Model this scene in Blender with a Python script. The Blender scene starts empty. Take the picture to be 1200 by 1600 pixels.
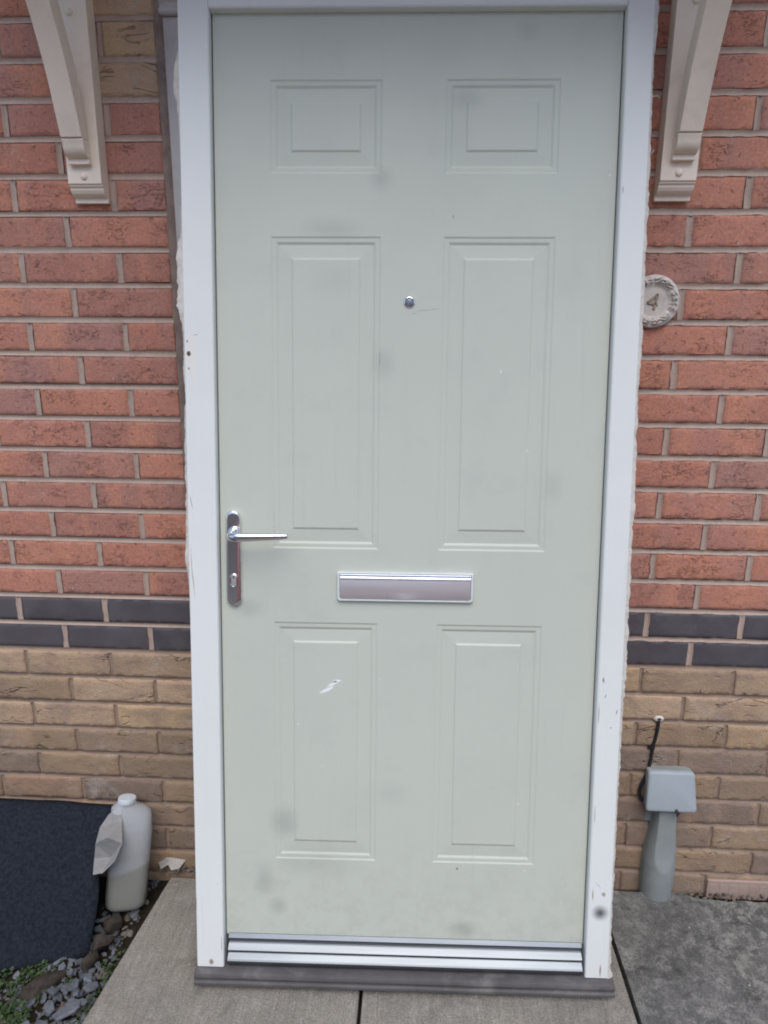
import bpy, bmesh, math, random
from mathutils import Vector, Matrix, noise as mnoise
R = math.radians
rng = random.Random(7)
scene = bpy.context.scene

# ------------------------------------------------------------------ camera, sky, sun, exposure
cam_d = bpy.data.cameras.new("camera"); cam = bpy.data.objects.new("camera", cam_d)
scene.collection.objects.link(cam); scene.camera = cam
cam_d.sensor_fit = 'VERTICAL'; cam_d.sensor_height = 24.0; cam_d.lens = 1050 / 1600 * 24.0
cam_d.clip_start = 0.02; cam_d.clip_end = 500
cr = Matrix(((0.9986, -0.0490, -0.0185), (0.0520, 0.9692, 0.2409), (0.0061, -0.2415, 0.9704)))
right, fwd, up = cr.col[0], cr.col[1], cr.col[2]
cm = Matrix((right, up, -fwd)).transposed().to_4x4()
cm.translation = Vector((0.0614, -1.5637, 1.4187))
cam.matrix_world = cm

SUN_EL, SUN_AZ = 58, 6
w = bpy.data.worlds.new("World"); scene.world = w; w.use_nodes = True
wn = w.node_tree.nodes; wl = w.node_tree.links
bg = wn["Background"]; sky = wn.new("ShaderNodeTexSky")
sky.sky_type = 'NISHITA'; sky.sun_disc = False
sky.sun_elevation = R(SUN_EL); sky.sun_rotation = R(180 - SUN_AZ)
sky.air_density = 1.0; sky.dust_density = 1.2; sky.ozone_density = 1.0
wl.new(sky.outputs[0], bg.inputs[0]); bg.inputs[1].default_value = 0.12
sun_d = bpy.data.lights.new("sun", 'SUN'); sun_d.energy = 1.25; sun_d.angle = R(45); sun_d.color = (1.0, 0.97, 0.93)
sun = bpy.data.objects.new("sun", sun_d); scene.collection.objects.link(sun)
sun.rotation_euler = (R(90 - SUN_EL), 0, R(SUN_AZ))
vs = scene.view_settings
vs.view_transform = 'Standard'; vs.look = 'None'; vs.gamma = 1.0; vs.use_curve_mapping = False
vs.exposure = 0.68
scene.cycles.filter_width = 1.9
scene.cycles.max_bounces = 8

# ------------------------------------------------------------------ helpers
def link(o, parent=None):
    scene.collection.objects.link(o)
    if parent is not None: o.parent = parent
    return o
def tag(o, label=None, cat=None, group=None, kind=None):
    if label: o["label"] = label
    if cat: o["category"] = cat
    if group: o["group"] = group
    if kind: o["kind"] = kind
    return o
def empty(name, loc=(0, 0, 0)):
    o = bpy.data.objects.new(name, None); o.location = loc; o.empty_display_size = 0.05
    return link(o)

class MB:
    """collects boxes, grids and tubes; build() links them as one mesh object"""
    def __init__(s): s.v = []; s.f = []; s.m = []; s.col = []; s.cur = (1, 1, 1, 1)
    def add(s, vs_, fs, mi=0):
        b = len(s.v); s.v += [tuple(p) for p in vs_]; s.col += [s.cur] * len(vs_)
        for f in fs: s.f.append([i + b for i in f]); s.m.append(mi)
        return s
    def box(s, x0, x1, y0, y1, z0, z1, mi=0):
        v = [(x, y, z) for x in (x0, x1) for y in (y0, y1) for z in (z0, z1)]
        return s.add(v, [(0, 1, 3, 2), (4, 6, 7, 5), (0, 4, 5, 1), (2, 3, 7, 6), (0, 2, 6, 4), (1, 5, 7, 3)], mi)
    def grid(s, rows, mi=0, closed=False, caps=False):
        n = len(rows[0]); v = [p for r in rows for p in r]; f = []
        for i in range(len(rows) - 1):
            for j in range(n if closed else n - 1):
                k = (j + 1) % n
                f.append((i * n + j, i * n + k, (i + 1) * n + k, (i + 1) * n + j))
        if caps:
            f.append(tuple(range(n))[::-1]); f.append(tuple((len(rows) - 1) * n + j for j in range(n)))
        return s.add(v, f, mi)
    def prism(s, poly, axis, a, b, mi=0):
        """extrude a closed 2-D outline along an axis ('x': outline is (y,z), 'y': (x,z), 'z': (x,y))"""
        def P(p, t):
            return {'x': (t, p[0], p[1]), 'y': (p[0], t, p[1]), 'z': (p[0], p[1], t)}[axis]
        n = len(poly); v = [P(p, a) for p in poly] + [P(p, b) for p in poly]
        f = [tuple(range(n)), tuple(range(n, 2 * n))[::-1]] + [(i, (i + 1) % n, (i + 1) % n + n, i + n) for i in range(n)]
        return s.add(v, f, mi)
    def tube(s, path, radii, n=16, squash=1.0, sqaxis=None, mi=0, caps=True):
        path = [Vector(p) for p in path]; rows = []
        prev = None
        for i, p in enumerate(path):
            t = (path[min(i + 1, len(path) - 1)] - path[max(i - 1, 0)]).normalized()
            if prev is None:
                u = t.orthogonal().normalized() if sqaxis is None else (Vector(sqaxis) - t * t.dot(Vector(sqaxis))).normalized()
            else:
                u = (prev - t * t.dot(prev)).normalized()
            prev = u; q = t.cross(u); r = radii[i] if hasattr(radii, '__len__') else radii
            ra, rb = r if hasattr(r, '__len__') else (r * squash, r)
            rows.append([tuple(p + u * (math.cos(2 * math.pi * k / n) * ra) + q * (math.sin(2 * math.pi * k / n) * rb)) for k in range(n)])
        return s.grid(rows, mi, True, caps)
    def build(s, name, mats, parent=None, smooth=False, bevel=0, seg=2, angle=40, attr=False):
        me = bpy.data.meshes.new(name); me.from_pydata(s.v, [], s.f)
        if not isinstance(mats, (list, tuple)): mats = [mats]
        for m in mats: me.materials.append(m)
        me.polygons.foreach_set("material_index", s.m)
        if attr:
            a = me.color_attributes.new("tint", 'FLOAT_COLOR', 'POINT')
            a.data.foreach_set("color", [c for p in s.col for c in p])
        bm = bmesh.new(); bm.from_mesh(me); bmesh.ops.recalc_face_normals(bm, faces=bm.faces); bm.to_mesh(me); bm.free()
        o = link(bpy.data.objects.new(name, me), parent)
        if bevel:
            b = o.modifiers.new("bevel", 'BEVEL'); b.width = bevel; b.segments = seg; b.limit_method = 'ANGLE'; b.angle_limit = R(30)
        if smooth:
            for p in me.polygons: p.use_smooth = True
            me.set_sharp_from_angle(angle=R(angle))
        me.update()
        return o

def catmull(pts, n):
    pts = [Vector(p) for p in pts]; P = [pts[0] * 2 - pts[1]] + pts + [pts[-1] * 2 - pts[-2]]; out = []
    for i in range(1, len(P) - 2):
        a, b, c, d = P[i - 1:i + 3]
        for k in range(n):
            t = k / n
            out.append(0.5 * ((2 * b) + (c - a) * t + (2 * a - 5 * b + 4 * c - d) * t * t + (3 * b - a - 3 * c + d) * t ** 3))
    out.append(P[-2]); return out
def nz(x, y=0.0, z=0.0): return mnoise.noise(Vector((x, y, z)))
def lerp(a, b, t): return a + (b - a) * t
def curve1(pts, x):
    if x <= pts[0][0]: return pts[0][1]
    for (a, fa), (b, fb) in zip(pts, pts[1:]):
        if x <= b: return lerp(fa, fb, (x - a) / (b - a))
    return pts[-1][1]

# ------------------------------------------------------------------ material helpers
class NT:
    def __init__(s, name):
        s.mat = bpy.data.materials.new(name); s.mat.use_nodes = True
        s.t = s.mat.node_tree; s.n = s.t.nodes; s.p = s.n["Principled BSDF"]
    def L(s, a, b): s.t.links.new(a, b)
    def _in(s, sock, v):
        if hasattr(v, 'is_output') or isinstance(v, bpy.types.NodeSocket): s.L(v, sock)
        elif v is not None: sock.default_value = v
    def co(s, kind="Object"):
        return s.n.new("ShaderNodeTexCoord").outputs[kind]
    def mapv(s, vec, scale=(1, 1, 1), loc=(0, 0, 0), rot=(0, 0, 0)):
        m = s.n.new("ShaderNodeMapping"); s.L(vec, m.inputs[0]); m.inputs[1].default_value = loc; m.inputs[2].default_value = rot; m.inputs[3].default_value = scale
        return m.outputs[0]
    def noise(s, vec, scale, detail=4, rough=.55, dist=0, w=None):
        t = s.n.new("ShaderNodeTexNoise"); s.L(vec, t.inputs["Vector"])
        if w is not None: t.noise_dimensions = '4D'; s._in(t.inputs["W"], w)
        t.inputs["Scale"].default_value = scale; t.inputs["Detail"].default_value = detail
        t.inputs["Roughness"].default_value = rough; t.inputs["Distortion"].default_value = dist
        return t.outputs["Fac"]
    def voro(s, vec, scale, feature='F1'):
        t = s.n.new("ShaderNodeTexVoronoi"); t.feature = feature; s.L(vec, t.inputs["Vector"]); t.inputs["Scale"].default_value = scale
        return t
    def ramp(s, fac, lo, hi, a=0.0, b=1.0):
        m = s.n.new("ShaderNodeMapRange"); m.interpolation_type = 'SMOOTHSTEP'; s.L(fac, m.inputs[0])
        m.inputs[1].default_value = lo; m.inputs[2].default_value = hi; m.inputs[3].default_value = a; m.inputs[4].default_value = b
        return m.outputs[0]
    def math(s, op, a, b=0.0):
        m = s.n.new("ShaderNodeMath"); m.operation = op; s._in(m.inputs[0], a); s._in(m.inputs[1], b); return m.outputs[0]
    def mix(s, fac, a, b, mode='MIX'):
        m = s.n.new("ShaderNodeMix"); m.data_type = 'RGBA'; m.blend_type = mode
        s._in(m.inputs[0], fac)
        for sock, v in ((m.inputs[6], a), (m.inputs[7], b)):
            if isinstance(v, (tuple, list)): sock.default_value = (*v[:3], 1)
            else: s.L(v, sock)
        return m.outputs[2]
    def attr(s, name="tint"):
        a = s.n.new("ShaderNodeAttribute"); a.attribute_name = name; return a
    def bump(s, h, strength=.3, dist=.002, prev=None):
        b = s.n.new("ShaderNodeBump"); s.L(h, b.inputs["Height"]); b.inputs["Strength"].default_value = strength; b.inputs["Distance"].default_value = dist
        if prev is not None: s.L(prev, b.inputs["Normal"])
        return b.outputs[0]
    def spot(s, vec, c, r, ang=0.0, soft=.6, warp=None, amp=.35, axes=(0, 2)):
        """soft elliptical mask on a surface: centre c, radii r in object space"""
        sx = s.n.new("ShaderNodeSeparateXYZ"); s.L(vec, sx.inputs[0])
        dx = s.math('SUBTRACT', sx.outputs[axes[0]], c[0]); dz = s.math('SUBTRACT', sx.outputs[axes[1]], c[1])
        ca, sa = math.cos(ang), math.sin(ang)
        u = s.math('ADD', s.math('MULTIPLY', dx, ca / r[0]), s.math('MULTIPLY', dz, sa / r[0]))
        v = s.math('ADD', s.math('MULTIPLY', dx, -sa / r[1]), s.math('MULTIPLY', dz, ca / r[1]))
        d = s.math('SQRT', s.math('ADD', s.math('MULTIPLY', u, u), s.math('MULTIPLY', v, v)))
        if warp is not None: d = s.math('ADD', d, s.math('MULTIPLY', s.math('SUBTRACT', warp, .5), amp * 2))
        return s.ramp(d, 1.0, 1.0 - soft, 0.0, 1.0)
    def done(s, color=None, rough=None, metal=None, normal=None, spec=None):
        if color is not None:
            if isinstance(color, (tuple, list)): s.p.inputs["Base Color"].default_value = (*color[:3], 1)
            else: s.L(color, s.p.inputs["Base Color"])
        if rough is not None: s._in(s.p.inputs["Roughness"], rough)
        if metal is not None: s.p.inputs["Metallic"].default_value = metal
        if normal is not None: s.L(normal, s.p.inputs["Normal"])
        if spec is not None: s.p.inputs["Specular IOR Level"].default_value = spec
        return s.mat

def mat_red_brick():
    t = NT("red_brick"); c = t.co(); a = t.attr(); rnd = a.outputs["Alpha"]
    W = t.math('MULTIPLY', rnd, 37.0)
    band = t.noise(t.mapv(c, (10, 1, 1.2)), 1.0, 2, .5, w=W)
    cloud = t.noise(c, 16, 5, .65, w=W)
    grain = t.noise(c, 170, 4, .7)
    col = t.mix(t.ramp(band, .50, .66, 0, .8), a.outputs["Color"], (.585, .270, .178))
    col = t.mix(t.ramp(band, .46, .30, 0, .5), col, (.42, .230, .196))
    col = t.mix(t.ramp(cloud, .45, .72, 0, .45), col, (.405, .215, .175))
    col = t.mix(t.ramp(grain, .3, .7, 0, 1), t.mix(1.0, col, (.86, .84, .84), 'MULTIPLY'), t.mix(1.0, col, (1.18, 1.14, 1.1), 'MULTIPLY'))
    pits = t.ramp(t.noise(t.mapv(c, (1.0, 1, 1.5)), 75, 3, .65, .8), .635, .70)
    crack = t.math('MULTIPLY', t.ramp(t.math('ABSOLUTE', t.math('SUBTRACT', t.noise(t.mapv(c, (.8, 1, 2.0)), 34, 4, .65, .7, w=W), .5)), .018, .0), t.ramp(t.noise(c, 13, 3, .6, w=W), .50, .62))
    col = t.mix(t.math('MULTIPLY', pits, .6), col, (.22, .115, .095))
    col = t.mix(t.math('MULTIPLY', crack, .38), col, (.15, .085, .075))
    speck = t.ramp(t.noise(c, 105, 2, .5), .72, .75)
    bloom = t.math('MULTIPLY', t.ramp(t.noise(c, 8, 3, .6), .57, .72), t.ramp(t.noise(c, 70, 4, .75), .48, .68, 0, .55))
    col = t.mix(t.math('MULTIPLY', speck, .75), col, (.66, .56, .50))
    col = t.mix(bloom, col, (.58, .46, .40))
    h = t.math('SUBTRACT', t.math('ADD', t.noise(c, 60, 6, .72), t.math('MULTIPLY', grain, .4)), t.math('ADD', t.math('MULTIPLY', pits, 1.1), crack))
    return t.done(col, .92, 0, t.bump(h, .8, .0026), .2)
def mat_buff_brick():
    t = NT("buff_brick"); c = t.co(); a = t.attr(); rnd = a.outputs["Alpha"]; W = t.math('MULTIPLY', rnd, 53.0)
    cloud = t.noise(t.mapv(c, (1, 1, 1.6)), 9, 4, .6, .5, w=W)
    grain = t.noise(c, 240, 3, .65)
    band = t.noise(t.mapv(c, (8, 1, 1.5)), 1.0, 2, .5, w=W)
    col = t.mix(t.ramp(cloud, .45, .68, 0, .6), a.outputs["Color"], (.29, .205, .16))
    col = t.mix(t.ramp(band, .58, .72, 0, .5), col, (.27, .195, .175))
    col = t.mix(t.ramp(band, .42, .28, 0, .5), col, (.44, .295, .20))
    crease = t.noise(t.mapv(c, (.7, 1, 2.6), rot=(0, .25, 0)), 9, 3, .5, .8, w=W)
    gate = t.ramp(t.noise(c, 15, 3, .6, w=W), .50, .62)
    line = t.math('MULTIPLY', t.ramp(t.math('ABSOLUTE', t.math('SUBTRACT', crease, .56)), .016, .0), gate)
    col = t.mix(t.math('MULTIPLY', line, .40), col, (.16, .11, .08))
    bloom = t.math('MULTIPLY', t.ramp(t.noise(c, 7, 3, .6), .50, .72), t.ramp(t.noise(c, 34, 5, .75), .40, .68, 0, .6))
    col = t.mix(bloom, col, (.47, .40, .36))
    col = t.mix(t.ramp(grain, .3, .75), col, t.mix(1.0, col, (1.22, 1.2, 1.16), 'MULTIPLY'))
    h = t.math('ADD', t.math('ADD', t.noise(c, 60, 5, .7), t.math('MULTIPLY', grain, .3)), t.math('MULTIPLY', line, -1.6))
    return t.done(col, .95, 0, t.bump(h, .85, .004), .2)
def mat_blue_brick():
    t = NT("blue_engineering_brick"); c = t.co(); a = t.attr()
    n = t.noise(c, 12, 4, .6); g = t.noise(c, 300, 2, .6)
    col = t.mix(t.ramp(n, .35, .7), a.outputs["Color"], (.118, .104, .112))
    col = t.mix(t.ramp(t.noise(c, 140, 2), .72, .76, 0, .5), col, (.3, .27, .25))
    return t.done(col, t.ramp(n, .3, .7, .42, .6), 0, t.bump(g, .2, .0006), .4)
def mat_mortar(name, base, dirt):
    t = NT(name); c = t.co()
    n = t.noise(c, 18, 5, .65); g = t.noise(c, 380, 3, .7)
    col = t.mix(t.ramp(n, .35, .75), base, dirt)
    col = t.mix(t.ramp(g, .3, .8), col, t.mix(1.0, col, (1.3, 1.28, 1.25), 'MULTIPLY'))
    return t.done(col, .95, 0, t.bump(g, .5, .001), .2)
def mat_concrete(name, a_, b_, c_, streak=0.0, sc=1.0, moss=0.0, mott=0.0):
    t = NT(name); c = t.co()
    big = t.noise(c, 3.2 * sc, 5, .65, .4); mid = t.noise(c, 22 * sc, 6, .75); fine = t.noise(c, 260, 4, .75)
    col = t.mix(t.ramp(big, .35, .66), a_, b_)
    col = t.mix(t.ramp(mid, .46, .68, 0, .85), col, c_)
    if mott:
        zone = t.ramp(t.noise(c, 3.0, 4, .6, .6), .44, .60)
        pat = t.ramp(t.noise(c, 30, 6, .78, .1), .47, .60, 0, mott)
        col = t.mix(t.math('MULTIPLY', zone, pat), col, (.33, .32, .29))
        col = t.mix(t.ramp(t.noise(c, 14, 6, .8, .2), .56, .66, 0, .75), col, (.055, .054, .05))
    col = t.mix(t.ramp(fine, .3, .72), t.mix(1.0, col, (.66, .66, .66), 'MULTIPLY'), t.mix(1.0, col, (1.36, 1.35, 1.32), 'MULTIPLY'))
    brush = t.noise(t.mapv(c, (130, 5, 1), rot=(0, 0, .45)), 1.0, 4, .65)
    if streak: col = t.mix(t.ramp(brush, .35, .66, 0, streak), col, t.mix(1.0, col, (.66, .66, .65), 'MULTIPLY'))
    blot = t.ramp(t.noise(c, 8 * sc, 5, .7, .8), .58, .70, 0, .6)
    col = t.mix(blot, col, t.mix(1.0, a_, (.48, .47, .44), 'MULTIPLY'))
    if moss: col = t.mix(t.ramp(t.noise(c, 6, 5, .7, .5), .58, .72, 0, moss), col, (.085, .10, .055))
    pit = t.ramp(t.noise(c, 55, 4, .7), .66, .72, 0, .5)
    col = t.mix(pit, col, t.mix(1.0, a_, (.4, .39, .37), 'MULTIPLY'))
    sp = t.ramp(t.noise(c, 48, 2, .5), .745, .765, 0, .8)
    col = t.mix(sp, col, (.6, .58, .54))
    h = t.math('SUBTRACT', t.math('ADD', t.math('ADD', mid, t.math('MULTIPLY', fine, .6)), t.math('MULTIPLY', brush, streak)), pit)
    return t.done(col, .92, 0, t.bump(h, .7, .004), .25)
def mat_white_paint():
    t = NT("white_frame_paint"); c = t.co()
    big = t.noise(c, 3, 4, .6); streak = t.noise(t.mapv(c, (60, 60, 2.5)), 1, 4, .6); f = t.noise(c, 45, 4, .7)
    col = t.mix(t.ramp(big, .35, .7, 0, .6), (.785, .80, .775), (.735, .745, .72))
    col = t.mix(t.ramp(streak, .58, .78, 0, .35), col, (.62, .60, .56))
    wz = t.n.new("ShaderNodeSeparateXYZ"); t.L(c, wz.inputs[0])
    low = t.ramp(wz.outputs[2], .55, .06, 0, 1)
    ch = t.math('MULTIPLY', t.ramp(f, .60, .70), t.ramp(t.noise(t.mapv(c, (2, 2, .6)), 9, 3, .6), .54, .66))
    col = t.mix(t.math('MULTIPLY', ch, t.math('MULTIPLY', low, .8)), col, (.47, .40, .33))
    warp = t.noise(c, 130, 3, .6); warp2 = t.noise(c, 30, 2, .5)
    marks = [(-.4585, 1.412, .0055, .0065, 0, .5, (.10, .06, .04)), (-.461, 1.437, .002, .003, 0, .5, (.22, .13, .08)), (-.459, 1.382, .002, .003, 0, .5, (.22, .13, .08)),
             (-.443, 1.450, .007, .0009, .15, .8, (.2, .17, .15)), (-.4595, 1.105, .0011, .022, .18, .9, (.2, .16, .13)), (-.4585, .935, .0012, .045, .08, .9, (.28, .2, .15)),
             (-.4615, .975, .001, .05, .02, .9, (.38, .3, .24)), (.418, .735, .003, .010, .2, .8, (.28, .24, .2)), (.424, .700, .0012, .007, -.3, .8, (.12, .10, .09)), (.449, .665, .002, .008, -.2, .8, (.35, .25, .19)),
             (.438, .63, .002, .003, -.6, .8, (.3, .25, .2)), (.416, .245, .002, .02, 0, .8, (.4, .32, .25)), (.440, .247, .006, .008, .4, .9, (.40, .27, .22)), (.4275, .268, .016, .0012, -.85, .9, (.55, .4, .33)),
             (.411, .66, .0014, .035, 0, .8, (.33, .25, .2)), (.4125, .43, .0014, .03, 0, .8, (.36, .29, .23)), (.412, 1.735, .0013, .010, 0, .8, (.3, .27, .25)),
             (-.435, .058, .007, .010, 0, .7, (.35, .25, .18)), (.440, .065, .003, .02, 0, .8, (.36, .27, .2)), (-.4665, .2, .0013, .02, 0, .8, (.4, .32, .26)), (-.411, .1, .0013, .03, 0, .8, (.4, .32, .26))]
    col = t.mix(t.spot(c, (-.452, 1.41), (.02, .07), 0, .8, warp2, .3), col, (.79, .76, .71))
    for x, z, rx, rz, an, so, cc in marks:
        col = t.mix(t.spot(c, (x, z), (rx, rz), an, so, warp, .3), col, cc)
    col = t.mix(t.spot(c, (.4345, .203), (.024, .024), 0, 1.0, warp2, .15), col, (.11, .115, .12))
    return t.done(col, .5, 0, t.bump(t.math('ADD', streak, t.math('MULTIPLY', f, .4)), .12, .001), .35)
def mat_door():
    t = NT("sage_green_door_skin"); c = t.co()
    big = t.noise(c, 2.5, 4, .6); f = t.noise(c, 160, 3, .6); grain = t.noise(t.mapv(c, (70, 70, 4)), 1, 4, .6)
    col = t.mix(t.ramp(big, .3, .7), (.572, .598, .515), (.552, .577, .497))
    col = t.mix(t.ramp(t.noise(c, 11, 4, .65), .5, .75, 0, .25), col, (.47, .50, .45))
    warp = t.noise(c, 14, 3, .6)
    for x, z, rx, rz, k in [(-.066, 1.763, .035, .035, .22), (-.17, 1.665, .09, .03, .20), (-.058, 1.395, .035, .045, .20), (-.27, .385, .045, .055, .30), (-.315, .245, .035, .05, .26),
                            (-.285, .185, .035, .03, .28), (-.345, .875, .05, .035, .24), (.135, .142, .045, .03, .34), (.10, 1.915, .045, .03, .20), (.30, 1.145, .03, .05, .12), (.22, 2.04, .04, .03, .15),
                            (-.20, .295, .12, .06, .16), (-.03, .46, .05, .04, .10), (-.16, 1.56, .08, .05, .08)]:
        col = t.mix(t.math('MULTIPLY', t.spot(c, (x, z), (rx, rz), 0, 1.0, warp, .3), k * 1.05), col, (.20, .22, .20))
    sz = t.n.new("ShaderNodeSeparateXYZ"); t.L(c, sz.inputs[0])
    run = t.noise(t.mapv(c, (55, 1, 1.6)), 1.0, 4, .65)
    splash = t.math('MULTIPLY', t.ramp(sz.outputs[2], .42, .12), t.ramp(t.noise(c, 26, 5, .75), .40, .70, 0, .20))
    col = t.mix(splash, col, (.30, .30, .26))
    col = t.mix(t.math('MULTIPLY', t.ramp(run, .56, .74), t.ramp(t.noise(c, 4, 3, .6), .42, .62, 0, .16)), col, (.34, .36, .32))
    w2 = t.noise(c, 170, 5, .75)
    for x, z, rx, rz, an, cc in [(-.176, .694, .020, .0045, .42, (.86, .87, .86)), (-.162, .708, .016, .004, .5, (.88, .88, .87)), (-.152, .715, .010, .004, .1, (.88, .88, .87)),
                                 (-.157, .713, .006, .0016, .2, (.12, .11, .10)), (-.238, .615, .0018, .003, 0, (.75, .76, .75)), (.185, 1.382, .0014, .004, 0, (.85, .85, .85)), (.245, 1.22, .0015, .006, .4, (.75, .76, .75)),
                                 (.03, 1.505, .03, .0008, .1, (.36, .38, .36)), (.004, 1.498, .006, .0009, 0, (.3, .3, .3)), (-.0655, 1.405, .0008, .02, 0, (.33, .34, .32)),
                                 (.118, .286, .003, .003, 0, (.2, .2, .18)), (.268, .285, .002, .002, 0, (.8, .8, .8)), (.25, .44, .0015, .002, 0, (.8, .8, .8)), (.08, 1.69, .0015, .004, .3, (.25, .25, .2)), (.39, 1.77, .002, .0025, 0, (.8, .8, .8)),
                                 (-.06, .72, .0012, .002, 0, (.75, .75, .75)), (-.185, .52, .006, .0008, .4, (.7, .71, .7))]:
        col = t.mix(t.spot(c, (x, z), (rx, rz), an, .45, w2, .85), col, cc)
    return t.done(col, t.ramp(big, .3, .7, .46, .56), 0, t.bump(t.math('ADD', t.math('MULTIPLY', grain, .6), f), .10, .0008), .4)
def mat_plain(name, col, rough=.6, metal=0.0, var=.12, scale=20, bump=.15, bd=.001, spec=.4, dirt=None, dirtk=.4):
    t = NT(name); c = t.co()
    n = t.noise(c, scale, 5, .65); f = t.noise(c, scale * 12, 3, .6)
    o = t.mix(t.ramp(n, .3, .72), tuple(x * (1 + var) for x in col), tuple(x * (1 - var) for x in col))
    if dirt is not None: o = t.mix(t.ramp(t.noise(c, scale * .6, 5, .7, .4), .52, .74, 0, dirtk), o, dirt)
    return t.done(o, t.ramp(n, .3, .7, rough * .9, min(1, rough * 1.12)), metal, t.bump(t.math('ADD', n, f), bump, bd), spec)
def mat_metal(name, col, rough, aniso=(1, 1, 1), bump=.05):
    t = NT(name); c = t.co(); n = t.noise(t.mapv(c, aniso), 1.0, 4, .6); s = t.noise(t.mapv(c, (3, 30, 60)), 1, 4, .6)
    o = t.mix(t.ramp(s, .35, .75), col, tuple(x * .94 for x in col))
    return t.done(o, t.ramp(s, .3, .7, rough * .95, rough * 1.08), 1.0, t.bump(n, bump, .0006))

M = dict(
    red=mat_red_brick(), buff=mat_buff_brick(), blue=mat_blue_brick(),
    mortar=mat_mortar("pale_mortar", (.455, .35, .29), (.37, .28, .235)),
    mortar_buff=mat_mortar("brown_mortar", (.33, .245, .19), (.25, .185, .145)),
    slab=mat_concrete("paving_concrete", (.30, .275, .235), (.235, .22, .19), (.35, .325, .285), .45, 1.0, .12),
    drive=mat_concrete("driveway_concrete", (.105, .104, .100), (.150, .147, .140), (.235, .228, .214), 0, 1.6, .30, .65),
    soil=mat_plain("dark_soil", (.035, .028, .02), .95, 0, .4, 30, .9, .01, .1),
    white=mat_white_paint(), door=mat_door(),
    residue=mat_plain("old_sealant", (.72, .675, .615), .85, 0, .1, 60, .8, .002, .2, (.42, .33, .25), .45),
    chrome=mat_metal("polished_chrome", (.74, .74, .76), .12),
    satin=mat_metal("brushed_steel", (.90, .88, .88), .42, (4, 4, 900), .05),
    plate=mat_metal("polished_handle_plate", (.80, .79, .79), .20),
    alu=mat_metal("mill_aluminium", (.175, .19, .205), .33, (3, 700, 700), .15),
    silverplastic=mat_plain("silver_plastic", (.66, .69, .68), .42, .0, .05, 20, .05),
    dark=mat_plain("dark_slot", (.012, .012, .013), .6),
    lens=mat_plain("peephole_glass", (.20, .23, .26), .08, .0, .1, 20, .0, .001, .6),
    cill=mat_plain("brown_grey_cill", (.105, .096, .096), .5, 0, .14, 14, .25, .001, .4, (.34, .31, .30), .35),
    cream=mat_plain("cream_gloss_paint", (.88, .75, .615), .42, 0, .04, 9, .12, .001, .4, (.52, .42, .33), .35),
    pilaster=mat_plain("weathered_offwhite_trim", (.64, .615, .60), .6, 0, .06, 10, .2, .001, .3, (.48, .44, .41), .5),
    reveal=mat_plain("reveal_sealant", (.36, .285, .25), .9, 0, .2, 30, .4),
    stone=mat_plain("cast_stone_plaque", (.62, .56, .505), .9, 0, .12, 60, .4, .0015, .2, (.36, .30, .26), .45),
    paintnum=mat_plain("brown_painted_numeral", (.33, .265, .205), .8, 0, .2, 80, .3),
    greyplastic=mat_plain("grey_upvc", (.275, .30, .295), .5, 0, .10, 10, .06, .001, .35, (.23, .25, .24), .45),
    lidplastic=mat_plain("pale_grey_upvc", (.35, .39, .415), .42, 0, .05, 8, .04, .001, .4, (.30, .33, .34), .3),
    screw=mat_plain("rusty_screw", (.09, .065, .05), .7, .4, .3, 200, .3),
    cable=mat_plain("black_cable", (.018, .018, .02), .55),
    rubber=mat_plain("dark_navy_mat", (.024, .029, .040), .95, 0, .35, 120, .9, .003, .12, (.040, .050, .058), .6),
    backing=mat_plain("pale_mat_backing", (.29, .283, .275), .9, 0, .12, 25, .5, .002, .2, (.25, .23, .22), .5),
    paper=mat_plain("paper", (.46, .43, .41), .9, 0, .1, 30, .4, .001, .2, (.4, .34, .3), .4),
    cap=mat_plain("bottle_cap", (.62, .66, .69), .45),
    liquid=mat_plain("murky_liquid", (.10, .095, .065), .35),
    rock=mat_plain("brown_rock", (.105, .086, .070), .9, 0, .4, 40, 1.0, .012, .15, (.055, .058, .042), .7),
    slate=mat_plain("grey_slate", (.125, .132, .146), .8, 0, .45, 14, .5, .004, .3, (.09, .09, .085), .5),
    pebble=mat_plain("buff_pebbles", (.16, .135, .11), .85, 0, .4, 18, .5, .004, .2, (.10, .09, .07), .5),
    vent=mat_plain("terracotta_vent_plastic", (.42, .31, .26), .7, 0, .08, 20, .2, .001, .3, (.2, .16, .13), .5),
    tile=mat_plain("roof_tile", (.10, .07, .06), .9),
    glass=mat_plain("dark_window_glass", (.03, .035, .04), .06, 0, .05, 4, 0),
)
def mat_leaf():
    t = NT("weed_leaf"); c = t.co(); a = t.attr()
    return t.done(a.outputs["Color"], .6, 0, None, .3)
M['leaf'] = mat_leaf()
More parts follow.
